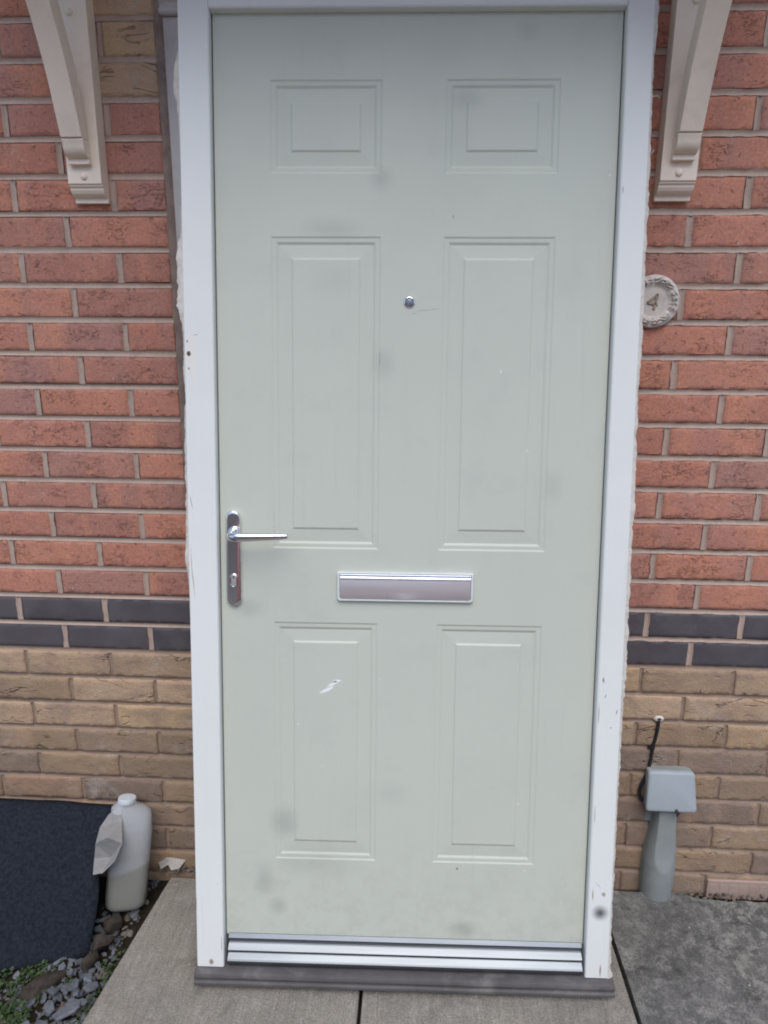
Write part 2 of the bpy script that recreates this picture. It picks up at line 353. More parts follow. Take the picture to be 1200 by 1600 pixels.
def mat_hdpe():
    t = NT("milky_plastic"); c = t.co()
    sx = t.n.new("ShaderNodeSeparateXYZ"); t.L(c, sx.inputs[0])
    lvl = t.math('SUBTRACT', sx.outputs[2], t.math('MULTIPLY', sx.outputs[0], .30))
    fill = t.ramp(lvl, .120, .106)          # the part the murky liquid stands behind
    t.done(t.mix(fill, (.78, .81, .84), (.53, .53, .49)), .38, 0, t.bump(t.noise(c, 18, 3, .5), .12, .004), .4)
    tr = t.n.new("ShaderNodeBsdfTranslucent"); tr.inputs[0].default_value = (.75, .78, .80, 1)
    tp = t.n.new("ShaderNodeBsdfTransparent"); tp.inputs[0].default_value = (.86, .88, .90, 1)
    m1 = t.n.new("ShaderNodeMixShader"); m1.inputs[0].default_value = .30
    m2 = t.n.new("ShaderNodeMixShader"); m2.inputs[0].default_value = .42
    out = t.n["Material Output"]
    t.L(t.p.outputs[0], m1.inputs[1]); t.L(tr.outputs[0], m1.inputs[2])
    t.L(m1.outputs[0], m2.inputs[1]); t.L(tp.outputs[0], m2.inputs[2]); t.L(m2.outputs[0], out.inputs[0])
    return t.mat
M['hdpe'] = mat_hdpe()

# ------------------------------------------------------------------ ground: soil, path, driveway, road side
mb = MB()
n = 60
def soil_z(x, y): return -.055 + .012 * nz(x * 7, y * 7) + .006 * nz(x * 25, y * 25, 3)
rows = [[(lerp(-1.6, -.60, i / n), lerp(.02, -1.2, j / n), soil_z(lerp(-1.6, -.60, i / n), lerp(.02, -1.2, j / n))) for i in range(n + 1)] for j in range(n + 1)]
mb.grid(rows)
tag(mb.build("soil", M['soil'], None, True, angle=180), kind="structure")
mb = MB(); mb.grid([[(-90, 12, -.09), (90, 12, -.09)], [(-90, -120, -.09), (90, -120, -.09)]])
tag(mb.build("ground", M['drive']), kind="structure")

mb = MB()
def slab(x0, x1, y0, y1, xl=None):
    # x0 may differ front to back (the row runs slightly off square)
    a, b = (x0, xl if xl is not None else x0)
    g = .004
    pts = [(a + g, y1 + g), (x1 - g, y1 + g), (x1 - g, y0 - g), (b + g, y0 - g)]
    mb.prism(pts, 'z', -.055, 0.0 + rng.uniform(-.001, .001))
slab(-.690, -.045, -.045, -.91, -.598)
slab(-.045, .5625, -.045, -.91)
for k in range(1, 6):
    slab(-.69, -.045, -.91 - .61 * (k - 1), -.91 - .61 * k); slab(-.045, .562, -.91 - .61 * (k - 1), -.91 - .61 * k)
tag(mb.build("path", M['slab'], None, bevel=.004, seg=2), kind="structure")
mb = MB(); mb.prism([(-.60, -.04), (-.60, -3.9), (.58, -3.9), (.58, -.04)], 'z', -.088, -.03)
tag(mb.build("path_bed", M['soil']), kind="structure")
mb = MB()
nx, ny = 70, 70
def drive_edge(x):   # broken back edge with a dirt gap before the wall
    return -.016 - max(0, .026 + .022 * nz(x * 7, 3) + .014 * nz(x * 26, 9)) * (1 if x > .80 else .25)
rows = []
for j in range(ny + 1):
    row = []
    for i in range(nx + 1):
        x = lerp(.568, 2.6, (i / nx) ** 1.5); yb = drive_edge(x)
        y = lerp(yb, -3.9, (j / ny) ** 2)
        z = -.002 + .0035 * nz(x * 6, y * 6, 1) + .0018 * nz(x * 26, y * 26, 4) - (.012 if j == 0 else 0)
        row.append((x, y, z))
    rows.append(row)
mb.grid(rows)
r0 = rows[0]; mb.grid([[(p[0], p[1] + .002, -.05) for p in r0], r0])
l0 = [r[0] for r in rows]; mb.grid([[(p[0], p[1], -.05) for p in l0], l0])
tag(mb.build("driveway", M['drive'], None, True, angle=60), kind="structure")
mb = MB(); mb.grid([[(.55, .02, -.032), (2.6, .02, -.032)], [(.55, -.2, -.036), (2.6, -.2, -.036)]])
tag(mb.build("soil", M['soil']), kind="structure")

# ------------------------------------------------------------------ house front
ZT = 27.6 * .075
XL, XR = -.8396, .7409           # bond offsets either side of the doorway
OL, OR = -.500, .440             # edges of the doorway
OTOP = 2.32
house = empty("brick_house", (0, 0, 0))
tag(house, "red brick house front with a dark brick band above buff brick base courses", "house")
mb = MB()
def pick(zone):
    r = rng.random(); a = rng.random()
    if zone == 'red':
        base = [(.515, .232, .165), (.495, .226, .164), (.46, .222, .172), (.535, .246, .172), (.42, .218, .178)][min(4, int(r * 5))]
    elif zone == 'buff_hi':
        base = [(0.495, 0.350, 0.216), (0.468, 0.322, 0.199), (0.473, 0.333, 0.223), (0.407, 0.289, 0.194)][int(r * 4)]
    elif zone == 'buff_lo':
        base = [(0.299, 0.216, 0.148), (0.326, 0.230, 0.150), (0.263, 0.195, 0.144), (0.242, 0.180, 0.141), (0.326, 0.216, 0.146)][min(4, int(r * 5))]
    else:
        base = [(.094, .083, .092), (.087, .078, .089), (.102, .089, .097)][int(r * 3)]
    k = rng.uniform(.93, 1.07)
    return (base[0] * k, base[1] * k, base[2] * k, a)
def brick(x0, x1, z0, z1, zone):
    mi = {'red': 0, 'blue': 1, 'buff_hi': 2, 'buff_lo': 2}[zone]
    mb.cur = pick(zone)
    near = -1.35 < (x0 + x1) / 2 < 1.35 and z0 < 2.4
    j = {'red': .0011, 'blue': .0003, 'buff_hi': .0018, 'buff_lo': .0018}[zone]
    proud = {'red': .0008, 'blue': .0008, 'buff_hi': .0035, 'buff_lo': .0035}[zone] + rng.uniform(-.0008, .0012)
    tilt = rng.uniform(-.0008, .0008)
    nx_ = max(4, int((x1 - x0) / .009)) if near else 3
    nz_ = 8 if near else 3
    s = rng.uniform(0, 900)
    xs = [0, .012] + [lerp(.012, .988, k / nx_) for k in range(1, nx_)] + [.988, 1]
    zs = [0, .035] + [lerp(.035, .965, k / nz_) for k in range(1, nz_)] + [.965, 1]
    rows = []
    for b, v in enumerate(zs):
        row = []
        for a, u in enumerate(xs):
            x = lerp(x0, x1, u); z = lerp(z0, z1, v)
            ex = (a in (0, len(xs) - 1)); ez = (b in (0, len(zs) - 1))
            y = -proud + tilt * (u - .5)
            if ex or ez: y += .0032 + .002 * abs(nz(x * 60, z * 60, s))
            elif a in (1, len(xs) - 2) or b in (1, len(zs) - 2): y += .0006
            if near:
                y += j * .8 * nz(x * 35, z * 35, s)
                if ex: x += j * 1.3 * nz(z * 70, s, 1) * (1 if u == 0 else 1)
                if ez: z += j * 1.3 * nz(x * 70, s, 2)
            row.append((x, y, z))
        rows.append(row)
    mb.grid(rows, mi)
    # sides down to the mortar
    ring = rows[0] + [r[-1] for r in rows[1:]] + rows[-1][::-1][1:] + [r[0] for r in rows[::-1][1:-1]]
    mb.grid([ring, [(p[0], .012, p[2]) for p in ring]], mi, True)
def strip(p0, p1, wdt, mi, y0=.0005, deep=.0035):
    """a tooled mortar joint with a hollow section"""
    p0, p1 = Vector(p0), Vector(p1); Ln = (p1 - p0).length; n_ = max(1, int(Ln / .010)) if abs(p0.x) < 1.4 and p0.z < 2.4 else max(1, int(Ln / .3))
    d = (p1 - p0).normalized(); side = Vector((d.z, 0, -d.x)); rows = []
    for i in range(n_ + 1):
        c = p0 + d * (Ln * i / n_); row = []
        for t_ in (-1, -.55, 0, .55, 1):
            q = c + side * (t_ * wdt * .5 * (1 + .30 * nz(c.x * 45, c.z * 45, 11 + t_) + .22 * nz(c.x * 120, c.z * 120, 3 + t_)))
            q.y = y0 + deep * (1 - t_ * t_) + .0009 * nz(q.x * 40, q.z * 40, 5) + .0005 * nz(q.x * 130, q.z * 130, 8)
            row.append(tuple(q))
        rows.append(row)
    mb.cur = (1, 1, 1, 1); mb.grid(rows, mi)
HALF = 4.3
def in_opening(zmid): return zmid < OTOP
k = -36
for k in range(-36, 29):
    z1 = ZT - .075 * k - .0055; z0 = z1 - .064; zm = (z0 + z1) / 2
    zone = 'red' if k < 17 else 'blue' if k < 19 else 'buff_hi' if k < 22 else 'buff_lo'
    mj = 3 if k < 19 else 4
    spans = [(-HALF, OL, XL), (OR, HALF, XR)] if in_opening(zm) else [(-HALF, HALF, XL)]
    for a, b, off in spans:
        start = off + (0 if k % 2 == 0 else .1125)
        i0 = math.floor((a - start) / .225)
        x = start + i0 * .225
        while x < b:
            hj = .0062 if zone == 'red' else .0048
            u0, u1 = max(x + hj, a), min(x + .225 - hj, b)
            if abs(b - u1) < .03: u1 = b - (.0 if b < HALF else .01)
            if abs(a - u0) < .03: u0 = a
            if u1 - u0 > .05:
                zn = zone
                if k < 2 and u1 > OL - .01 and u1 < 0 and in_opening(zm):
                    if u0 < -.64: brick(u0, -.665, z0, z1, 'red'); u0 = -.655
                    zn = 'buff_hi'
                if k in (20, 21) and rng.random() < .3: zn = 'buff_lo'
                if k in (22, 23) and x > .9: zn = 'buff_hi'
                brick(u0, u1, z0, z1, zn)
            if a + .03 < x < b - .03:
                strip((x, 0, z0 - .0005), (x, 0, z1 + .0005), .0135, mj, -.0010 if mj == 3 else .001)
            x += .225
        mt = 3 if k <= 18 else 4
        strip((a, 0, z1 + .0055), (b, 0, z1 + .0055),   .0122, mt, -.0010 if mt == 3 else .001, .0026)
        if a < -1: # return of the reveal at the doorway edge
            pass
# backing of the mortar and the reveals of the doorway
mb.cur = (1, 1, 1, 1)
ztop = ZT + .075 * 36
mb.box(-HALF, OL - .004, .0095, .11, -.06, OTOP, 3); mb.box(OR + .004, HALF, .0095, .11, -.06, OTOP, 3)
mb.box(-HALF, HALF, .0095, .11, OTOP + .001, ztop, 3)
wall = mb.build("wall", [M['red'], M['blue'], M['buff'], M['mortar'], M['mortar_buff']], house, True, angle=50, attr=True)
# weathered surround inside the doorway: pilasters with a moulded capital, and the boarded back
for sx, x0 in ((1, OL), (-1, OR)):
    mb = MB()
    e = .012
    xa = x0 + sx * e; xb = x0 + sx * .125
    lo, hi = min(xa, xb), max(xa, xb)
    mb.box(lo, hi, .018, .07, -.03, 2.079)
    mb.box(min(x0 + sx * .034, xb), max(x0 + sx * .034, xb), .013, .0179, .2, 2.03)
    prof = [(.07, 2.08), (.010, 2.08), (.006, 2.084), (.006, 2.090), (.013, 2.094), (.011, 2.101), (.002, 2.108), (-.003, 2.118), (-.003, 2.14), (-.001, 2.16), (.07, 2.16)]
    mb.prism(prof, 'x', lo - .004 if sx > 0 else lo, hi if sx > 0 else hi + .004)
    mb.box(lo, hi, .012, .07, 2.161, OTOP - .002)
    o = mb.build("pilaster", M['pilaster'], house, bevel=.0015)
    o["label"] = "weathered off white pilaster strip in the doorway beside the brick edge"
    mb = MB(); xc = x0 + sx * .0045
    rows = []
    for i in range(120):
        z = -.03 + i * (OTOP - .002 + .03) / 119
        wv = .0015 * nz(z * 30, sx) + .001 * nz(z * 90, sx)
        rows.append([(x0 - sx * .003, .001 + wv, z), (x0 + sx * (.003 + wv), .005 + wv, z), (x0 + sx * (.0125 + wv), .020, z)])
    mb.grid(rows); mb.build("sealant_bead", M['reveal'], house, True)
mb = MB(); mb.box(OL - .003, OR + .003, .09, .108, -.05, OTOP)
mb.build("door_back_board", M['pilaster'], house)

# ------------------------------------------------------------------ porch canopy and its two brackets
canopy = empty("porch_canopy", (-.038, 0, 2.42))
tag(canopy, "cream boarded porch canopy carried on the two brackets above the doorway", "canopy")
def P(mbx, name, mat, parent, loc, **kw):
    o = mbx.build(name, mat, parent, **kw)
    o.location = [-loc[0], -loc[1], -loc[2]]
    return o
cl = (-.038, 0, 2.42)
mb = MB(); mb.box(-.86, .79, -.50, -.003, 2.42, 2.44); P(mb, "soffit", M['cream'], canopy, cl)
mb = MB(); mb.box(-.88, .81, -.525, -.501, 2.40, 2.53); P(mb, "fascia", M['cream'], canopy, cl, bevel=.003)
mb = MB(); mb.prism([(-.57, 2.532), (-.57, 2.56), (-.003, 2.87), (-.003, 2.82)], 'x', -.92, .85); P(mb, "roof", M['tile'], canopy, cl)

def make_bracket(xc, label):
    root = empty("canopy_bracket", (xc, 0, 1.714)); L0 = (xc, 0, 1.714)
    tag(root, label, "bracket", "moulded brackets either side of the doorway")
    w = .0365; T = .038
    # wall post with ogee foot
    prof = [(-.002, 1.714), (-.0135, 1.714), (-.0135, 1.7225), (-.015, 1.7245), (-.021, 1.7265), (-.0265, 1.731), (-.030, 1.737), (-.031, 1.7425), (-.0345, 1.7435), (-.0345, 1.7475), (-T, 1.7480), (-T, 2.418), (-.002, 2.418)]
    mb = MB(); mb.prism(prof, 'x', xc - w, xc + w)
    P(mb, "post", M['cream'], root, L0, bevel=.0022, seg=3)
    # curved brace
    front = [(-.0735, 1.829), (-.0795, 1.85), (-.092, 1.89), (-.107, 1.935), (-.130, 1.988), (-.156, 2.038), (-.198, 2.105), (-.262, 2.185), (-.315, 2.265), (-.365, 2.34), (-.395, 2.40), (-.40, 2.418)]
    back = [(-.33, 2.418), (-.32, 2.385), (-.278, 2.31), (-.215, 2.225), (-.160, 2.14), (-.119, 2.055), (-.092, 1.999), (-.068, 1.947), (-.056, 1.884), (-.048, 1.829), (-.0385, 1.80), (-.0385, 1.7835)]
    fs = [tuple(p) for p in (Vector((a, b)) for a, b in front)]
    f3 = [(p.x, p.y) for p in catmull([(a, b, 0) for a, b in front], 4)]
    b3 = [(p.x, p.y) for p in catmull([(a, b, 0) for a, b in back[:-2]], 4)]
    foot = [(-.0385, 1.7835), (-.0495, 1.7835), (-.0495, 1.7915), (-.0475, 1.7935), (-.0525, 1.7950), (-.0595, 1.7985), (-.0650, 1.805), (-.0680, 1.813), (-.0690, 1.8225), (-.0700, 1.8240), (-.0700, 1.8285)]
    # the outline is concave: build it as a strip of quads between front and back
    def outline_strip(a, b, xa, xb, m_):
        nA = max(len(a), len(b))
        def rs(c):
            out = []
            for i in range(nA):
                t_ = i / (nA - 1) * (len(c) - 1); k_ = min(int(t_), len(c) - 2); out.append((lerp(c[k_][0], c[k_ + 1][0], t_ - k_), lerp(c[k_][1], c[k_ + 1][1], t_ - k_)))
            return out
        A, B = rs(a), rs(b)
        rows = [[(xa, p[0], p[1]), (xb, p[0], p[1]), (xb, q[0], q[1]), (xa, q[0], q[1])] for p, q in zip(A, B)]
        m_.grid(rows, 0, True, True)
    bw = .0224; xb_ = xc + (.0035 if xc > 0 else -.0035)
    mb = MB()
    outline_strip(f3, b3[::-1], xb_ - bw, xb_ + bw, mb)
    mb.prism(foot[:] + [(-.0385, 1.8285)], 'x', xb_ - bw - .0004, xb_ + bw + .0004)
    P(mb, "brace", M['cream'], root, L0, bevel=.002, seg=3, smooth=True, angle=35)
    for z in (1.7625, 2.067, 2.34):
        mb = MB(); rows = []
        for r, y in ((.0072, 0), (.0072, -.0012), (.0060, -.0032), (.003, -.0044), (.0004, -.0046)):
            rows.append([(xc + r * math.cos(a * math.pi / 8), -T + y, z + r * math.sin(a * math.pi / 8)) for a in range(16)])
        mb.grid(rows, 0, True, True); P(mb, "bolt", M['cream'], root, L0, smooth=True)
    return root
make_bracket(-.6595, "cream moulded porch bracket on the brick wall beside two pale buff bricks")
make_bracket(.582, "cream moulded porch bracket on the brick wall above the round number plaque")

# ------------------------------------------------------------------ the doorset, leaning back against the house
D = empty("doorset")
tag(D, "sage green six panel door in a white frame leaning against the house doorway", "door")
DM = Matrix(((0.9997, 0.0237, 0.0000), (-0.0235, 0.9902, 0.1375), (-0.0033, -.1375, .9905))).transposed()
DM = Matrix(((0.9997, -0.0235, -0.0033), (0.0237, 0.9902, 0.1375), (0.0, -0.1375, 0.9905)))
D.matrix_world = Matrix.Translation((.0494, -.3496, 0.0)) @ DM.to_4x4()
FO_L, FO_R, FI, FT, DEP = -.467, .457, .4065, 2.145, .056
ZS = .046
LY = .019
# frame
def jamb(x0, x1, inner):
    mb = MB(); s_ = 1 if inner > 0 else -1
    # section (x,y): chamfered inner arris, rebate
    o_, i_ = (x0, x1) if s_ > 0 else (x1, x0)
    sec = [(o_, .0), (i_ - s_ * .0025, .0), (i_, .0025), (i_, LY + .012), (i_ - s_ * .008, LY + .012), (i_ - s_ * .008, DEP), (o_, DEP)]
    rows = []
    N = 40
    for k_ in range(N + 1):
        z = lerp(ZS, FT, k_ / N)
        rows.append([(x, y, z + (.0025 * nz(x * 150, y * 60, s_) if k_ == 0 else 0)) for x, y in sec])
    mb.grid(rows, 0, True, True)
    return mb
frame = empty("x"); bpy.data.objects.remove(frame)
jl = jamb(FO_L, -FI, 1).build("frame_jamb", M['white'], D, bevel=.0009)
jr = jamb(FI, FO_R, -1).build("frame_jamb", M['white'], D, bevel=.0009)
mb = MB(); mb.prism([(.0003, 2.078), (.0003, FT - .0005), (DEP - .0005, FT - .0005), (DEP - .0005, 2.090), (LY + .012, 2.090), (LY + .012, 2.075), (.0028, 2.075)], 'x', -FI + .0002, FI - .0002)
mb.build("frame_head", M['white'], D, bevel=.0012)
# torn sealant and plaster left on the outer edges
def residue(xe, s_, prof, z0, z1, parent, seed):
    mb = MB(); rows = []
    n_ = int((z1 - z0) / .0045)
    for i in range(n_ + 1):
        z = lerp(z0, z1, i / n_)
        w_ = curve1(prof, z)
        rag = w_ * (.92 + .32 * nz(z * 34, seed) + .26 * nz(z * 105, seed, 2)) + .0007 * nz(z * 260, seed, 5)
        rag = max(.0006, rag)
        xo = xe + s_ * rag
        yf = .0028 + .0010 * nz(z * 25, seed, 9) + .0005 * nz(z * 110, seed, 3)
        rows.append([(xe - s_ * .0002, yf - .0015, z), (xe + s_ * rag * .5, yf + .0005 * nz(z * 60, 4, seed), z), (xo, yf + .003, z), (xo - s_ * .001 * abs(nz(z * 60, 6, seed)), .022 + .006 * nz(z * 30, 2, seed), z), (xe - s_ * .0002, .034, z)])
    mb.grid(rows, 0, False)
    o = mb.build("sealant_residue", M['residue'], parent, True, angle=50)
    return o
residue(FO_L, -1, [(.05, .0012), (.5, .0010), (.86, .0018), (.92, .003), (.955, .0065), (.985, .0115), (1.02, .0075), (1.05, .0085), (1.10, .006), (1.2, .007), (1.30, .005), (1.315, .0008), (1.335, .0035), (1.38, .006), (1.42, .005), (1.452, .004), (1.47, .007),
                   (1.495, .012), (1.505, .0165), (1.56, .0155), (1.61, .0140), (1.635, .0135), (1.645, .0055), (1.70, .003), (1.78, .0020), (1.86, .005), (1.90, .008), (1.93, .0135), (1.99, .010), (2.0, .001), (2.14, .0005)], ZS + .004, 2.0, jl, 3.0)
residue(FO_R, 1, [(.05, .011), (.12, .007), (.20, .006), (.35, .0065), (.45, .006), (.60, .008), (.66, .007), (.72, .011), (.80, .0105), (.95, .010), (1.06, .009), (1.10, .012), (1.25, .0085), (1.35, .007), (1.42, .010), (1.6, .0085), (1.75, .0085), (1.85, .007), (1.98, .0055), (2.03, .010), (2.1, .008)], ZS - .002, 2.12, jr, 17.0)
# loose fibres of sealant on the right edge
for z, dx, dz in ((1.91, .014, -.003), (1.80, .007, .011)):
    x0 = FO_R + .006
    mb = MB(); mb.tube(catmull([(x0 - .003, .008, z), (x0 + dx * .5, .004, z + dz * .35 + .002), (x0 + dx, .003, z + dz)], 5), .0007, 6)
    mb.build("sealant_fibre", M['residue'], jr, True)
# timber splinter at the foot of the right jamb
mb = MB(); mb.prism([(.457, .15), (.4595, .10), (.460, .05), (.4585, .033), (.4572, .07)], 'y', .002, .02)
mb.build("splinter", M['residue'], jr)

# leaf with six moulded panels, one continuous face
PX = [(-.2905, -.0655), (.0615, .2875)]
PZ = [(.300, .845), (1.007, 1.650), (1.773, 1.951)]
INS = [(0, 0), (.0026, .0016), (.0105, .0017), (.0152, .0042), (.0415, .0030), (.0450, .0007)]
LX, LZ0, LZ1 = .4035, .1135, 2.086
xs = sorted({-LX, LX, -LX + .0015, LX - .0015} | {p for a in PX for p in a} | {a[0] + i for a in PX for i, _ in INS} | {a[1] - i for a in PX for i, _ in INS})
zs = sorted({LZ0, LZ1, LZ0 + .0015, LZ1 - .0015} | {b[0] + i for b in PZ for i, _ in INS} | {b[1] - i for b in PZ for i, _ in INS})
def panel_depth(d):
    if d <= 0: return 0
    return curve1(INS, d)
def leaf_y(x, z):
    for a in PX:
        for b in PZ:
            if a[0] <= x <= a[1] and b[0] <= z <= b[1]:
                return LY + panel_depth(min(x - a[0], a[1] - x, z - b[0], b[1] - z))
    return LY + (.0012 if abs(x) >= LX - 1e-6 or z <= LZ0 + 1e-6 or z >= LZ1 - 1e-6 else 0)
# mitred panels: build rings per panel and fill the flat remainder as strips
mb = MB()
gx = [-LX] + [v for a in PX for v in a] + [LX]; gz = [LZ0] + [v for b in PZ for v in b] + [LZ1]
for i in range(len(gx) - 1):
    for j in range(len(gz) - 1):
        if i in (1, 3) and j in (1, 3, 5):
            x0, x1, z0, z1 = gx[i], gx[i + 1], gz[j], gz[j + 1]
            rings = [[(x0 + d, LY + y, z0 + d), (x1 - d, LY + y, z0 + d), (x1 - d, LY + y, z1 - d), (x0 + d, LY + y, z1 - d)] for d, y in INS]
            mb.grid(rings, 0, True); b_ = len(mb.v)
            mb.add(rings[-1], [(0, 1, 2, 3)])
        else:
            mb.add([(gx[i], LY, gz[j]), (gx[i + 1], LY, gz[j]), (gx[i + 1], LY, gz[j + 1]), (gx[i], LY, gz[j + 1])], [(0, 1, 2, 3)])
rim = [(-LX, LZ0), (LX, LZ0), (LX, LZ1), (-LX, LZ1)]
mb.grid([[(x, LY, z) for x, z in rim], [(x, LY + .030, z) for x, z in rim]], 0, True); mb.add([(x, LY + .030, z) for x, z in rim], [(0, 1, 2, 3)])
leaf = mb.build("door_leaf", M['door'], D)
bm = bmesh.new(); bm.from_mesh(leaf.data); bmesh.ops.remove_doubles(bm, verts=bm.verts, dist=1e-5); bmesh.ops.recalc_face_normals(bm, faces=bm.faces); bm.to_mesh(leaf.data); bm.free()
bv = leaf.modifiers.new("bevel", 'BEVEL'); bv.width = .0011; bv.segments = 2; bv.limit_method = 'ANGLE'; bv.angle_limit = R(14)

def stadium(cx, cz, hw, hh, y, n_=14):
    pts = []
    for k_ in range(n_ + 1):
        a = math.pi * k_ / n_; pts.append((cx + hw * math.cos(a), y, cz + hh - hw + hw * math.sin(a)))
    for k_ in range(n_ + 1):
        a = math.pi + math.pi * k_ / n_; pts.append((cx + hw * math.cos(a), y, cz - hh + hw + hw * math.sin(a)))
    return pts
# lever handle on its long plate
hx, hz = -.3745, .984
mb = MB(); mb.grid([stadium(hx, hz, .0165, .1030, LY), stadium(hx, hz, .0165, .1030, LY - .0065), stadium(hx, hz, .0157, .1022, LY - .0082), stadium(hx, hz, .0140, .1005, LY - .0092), stadium(hx, hz, .0080, .0945, LY - .0094)], 0, True, True)
mb.build("handle_plate", M['plate'], leaf, True, angle=50)
mb = MB(); lz = 1.0385
path = catmull([(hx + .003, LY - .008, lz + .002), (hx + .002, LY - .026, lz + .001), (hx + .0025, LY - .046, lz), (hx + .012, LY - .058, lz - .001), (hx + .032, LY - .060, lz - .001), (hx + .070, LY - .059, lz), (hx + .102, LY - .055, lz + .0005), (hx + .121, LY - .052, lz + .0008), (hx + .1245, LY - .0515, lz + .0008)], 5)
nr = len(path)
rad = []
for i in range(nr):
    t_ = i / (nr - 1)
    a = curve1([(0, .0115), (.12, .0085), (.28, .0088), (.42, .0092), (.55, .0088), (.75, .0070), (.90, .0050), (.97, .0040), (1, .0012)], t_)
    rad.append((a, a * .78))
mb.tube(path, rad, 18, sqaxis=(0, 0, 1))
rows = [[(hx + .003 + r * math.cos(a * math.pi / 12), y, lz + .002 + r * math.sin(a * math.pi / 12)) for a in range(24)] for r, y in ((.0135, LY - .0090), (.0135, LY - .0115), (.0118, LY - .0140), (.0095, LY - .0150))]
mb.grid(rows, 0, True, True)
mb.build("lever_handle", M['chrome'], leaf, True, angle=60)
cz = .9375
mb = MB(); mb.grid([stadium(hx + .0005, cz, .0088, .0145, LY - .0092), stadium(hx + .0005, cz, .0085, .0142, LY - .0112), stadium(hx + .0005, cz, .0076, .0133, LY - .0116), stadium(hx + .0005, cz, .0072, .0129, LY - .0098)], 0, True)
mb.build("lock_escutcheon", M['chrome'], leaf, True, angle=50)
mb = MB()
rows = [[(hx + .0005 + r * math.cos(a * math.pi / 10), y, cz + .0062 + r * math.sin(a * math.pi / 10)) for a in range(20)] for r, y in ((.0058, LY - .0090), (.0058, LY - .0106), (.0050, LY - .0112), (.0046, LY - .0106), (.0003, LY - .0106))]
mb.grid(rows, 0, True, True); mb.box(hx - .0045, hx + .0055, LY - .0103, LY - .009, cz - .0105, cz + .0005)
mb.build("lock_cylinder", M['satin'], leaf, True, angle=40)
mb = MB(); mb.box(hx - .0004, hx + .0014, LY - .0110, LY - .0100, cz + .0025, cz + .0095); mb.build("keyhole", M['dark'], leaf)
# letterplate
def rrect(x0, x1, z0, z1, r, y, rt=None, n_=6):
    pts = []
    rt = r if rt is None else rt
    for (cx, cz_, a0, rr) in ((x1 - rt, z1 - rt, 0, rt), (x0 + rt, z1 - rt, 90, rt), (x0 + r, z0 + r, 180, r), (x1 - r, z0 + r, 270, r)):
        for k_ in range(n_ + 1):
            a = R(a0 + 90 * k_ / n_); pts.append((cx + rr * math.cos(a), y, cz_ + rr * math.sin(a)))
    return pts
x0, x1, z0, z1 = -.1525, .1385, .8955, .9580
mb = MB(); mb.grid([rrect(x0, x1, z0, z1, .007, LY, .003), rrect(x0, x1, z0, z1, .007, LY - .007, .003), rrect(x0 + .0012, x1 - .0012, z0 + .0012, z1 - .0012, .006, LY - .0088, .0025), rrect(x0 + .0052, x1 - .0052, z0 + .0044, z1 - .0024, .0045, LY - .0088, .002), rrect(x0 + .0060, x1 - .0060, z0 + .0050, z1 - .003, .0045, LY - .0050, .002)], 0, True)
mb.build("letterplate_frame", M['silverplastic'], leaf, True, angle=40)
mb = MB()
fx0, fx1, fz0, fz1 = x0 + .0062, x1 - .0062, z0 + .0054, z1 - .0150
rows = []
for i in range(9):
    v = i / 8; row = []
    for k_ in range(31):
        u = k_ / 30
        z = lerp(fz0, fz1, v)
        y = LY - .0066 - .0008 * (1 - (2 * v - 1) ** 2) - .0013 * (1 - v)
        if v < .3: y -= .0014 * math.exp(-((u - .5) / .075) ** 2) * (1 - v / .3)
        row.append((lerp(fx0, fx1, u), y, z))
    rows.append(row)
mb.grid(rows); mb.build("letterplate_flap", M['satin'], leaf, True, angle=180)
mb = MB(); mb.prism([(LY - .004, fz1 + .0006), (LY - .0086, fz1 + .0006), (LY - .0100, fz1 + .0022), (LY - .0088, fz1 + .0056), (LY - .0070, fz1 + .0062), (LY - .0095, fz1 + .0078), (LY - .0088, fz1 + .0112), (LY - .0060, fz1 + .0120), (LY - .004, fz1 + .0120)], 'x', fx0, fx1)
mb.build("letterplate_hinge", M['chrome'], leaf, bevel=.0004)
# peephole
px, pz = -.006, 1.521
def disc(rows_, mbx, cx, cz_):
    mbx.grid([[(cx + r * math.cos(a * math.pi / 14), y, cz_ + r * math.sin(a * math.pi / 14)) for a in range(28)] for r, y in rows_], 0, True, True)
mb = MB(); disc(((.0118, LY), (.0118, LY - .0015), (.0105, LY - .0032), (.0088, LY - .0036), (.0078, LY - .0020)), mb, px, pz); mb.build("peephole_ring", M['chrome'], leaf, True, angle=40)
mb = MB(); disc(((.0080, LY - .0018), (.0068, LY - .0036), (.0045, LY - .0048), (.002, LY - .0053), (.0002, LY - .0054)), mb, px, pz); mb.build("peephole_lens", M['lens'], leaf, True, angle=180)
# threshold and cill
prof = [(.050, .112), (.0200, .1165), (.0170, .1165), (.0115, .1085), (.0115, .1070), (.0175, .0960), (.0150, .0945), (.0040, .0850), (.0040, .0835), (.0095, .0765), (.0085, .0750), (-.0010, .0668), (-.0030, .0640), (-.0035, .0600), (-.0005, .0545), (.0060, .0500), (.0070, .0468), (.050, .0468)]
mb = MB(); mb.prism(prof, 'x', -.3985, .4010); mb.build("threshold", M['alu'], D, bevel=.0006)
prof = [(.056, .0452), (-.010, .0440), (-.0165, .0415), (-.0180, .0375), (-.0180, .0335), (-.0160, .0300), (-.0120, .0285), (-.0120, .0265), (-.0165, .0250), (-.0185, .0215), (-.0180, .0160), (-.0150, .0125), (.056, .0125)]
mb = MB(); rows = []
for i in range(61):
    x = lerp(-.4705, .4690, i / 60)
    rows.append([(x, y + .0010 * nz(x * 14, z * 60) * (y < 0), z + .0008 * nz(x * 9, 3, y * 50) * (y < 0)) for y, z in prof])
mb.grid(rows, 0, True, True); mb.build("cill", M['cill'], D, True, angle=30)

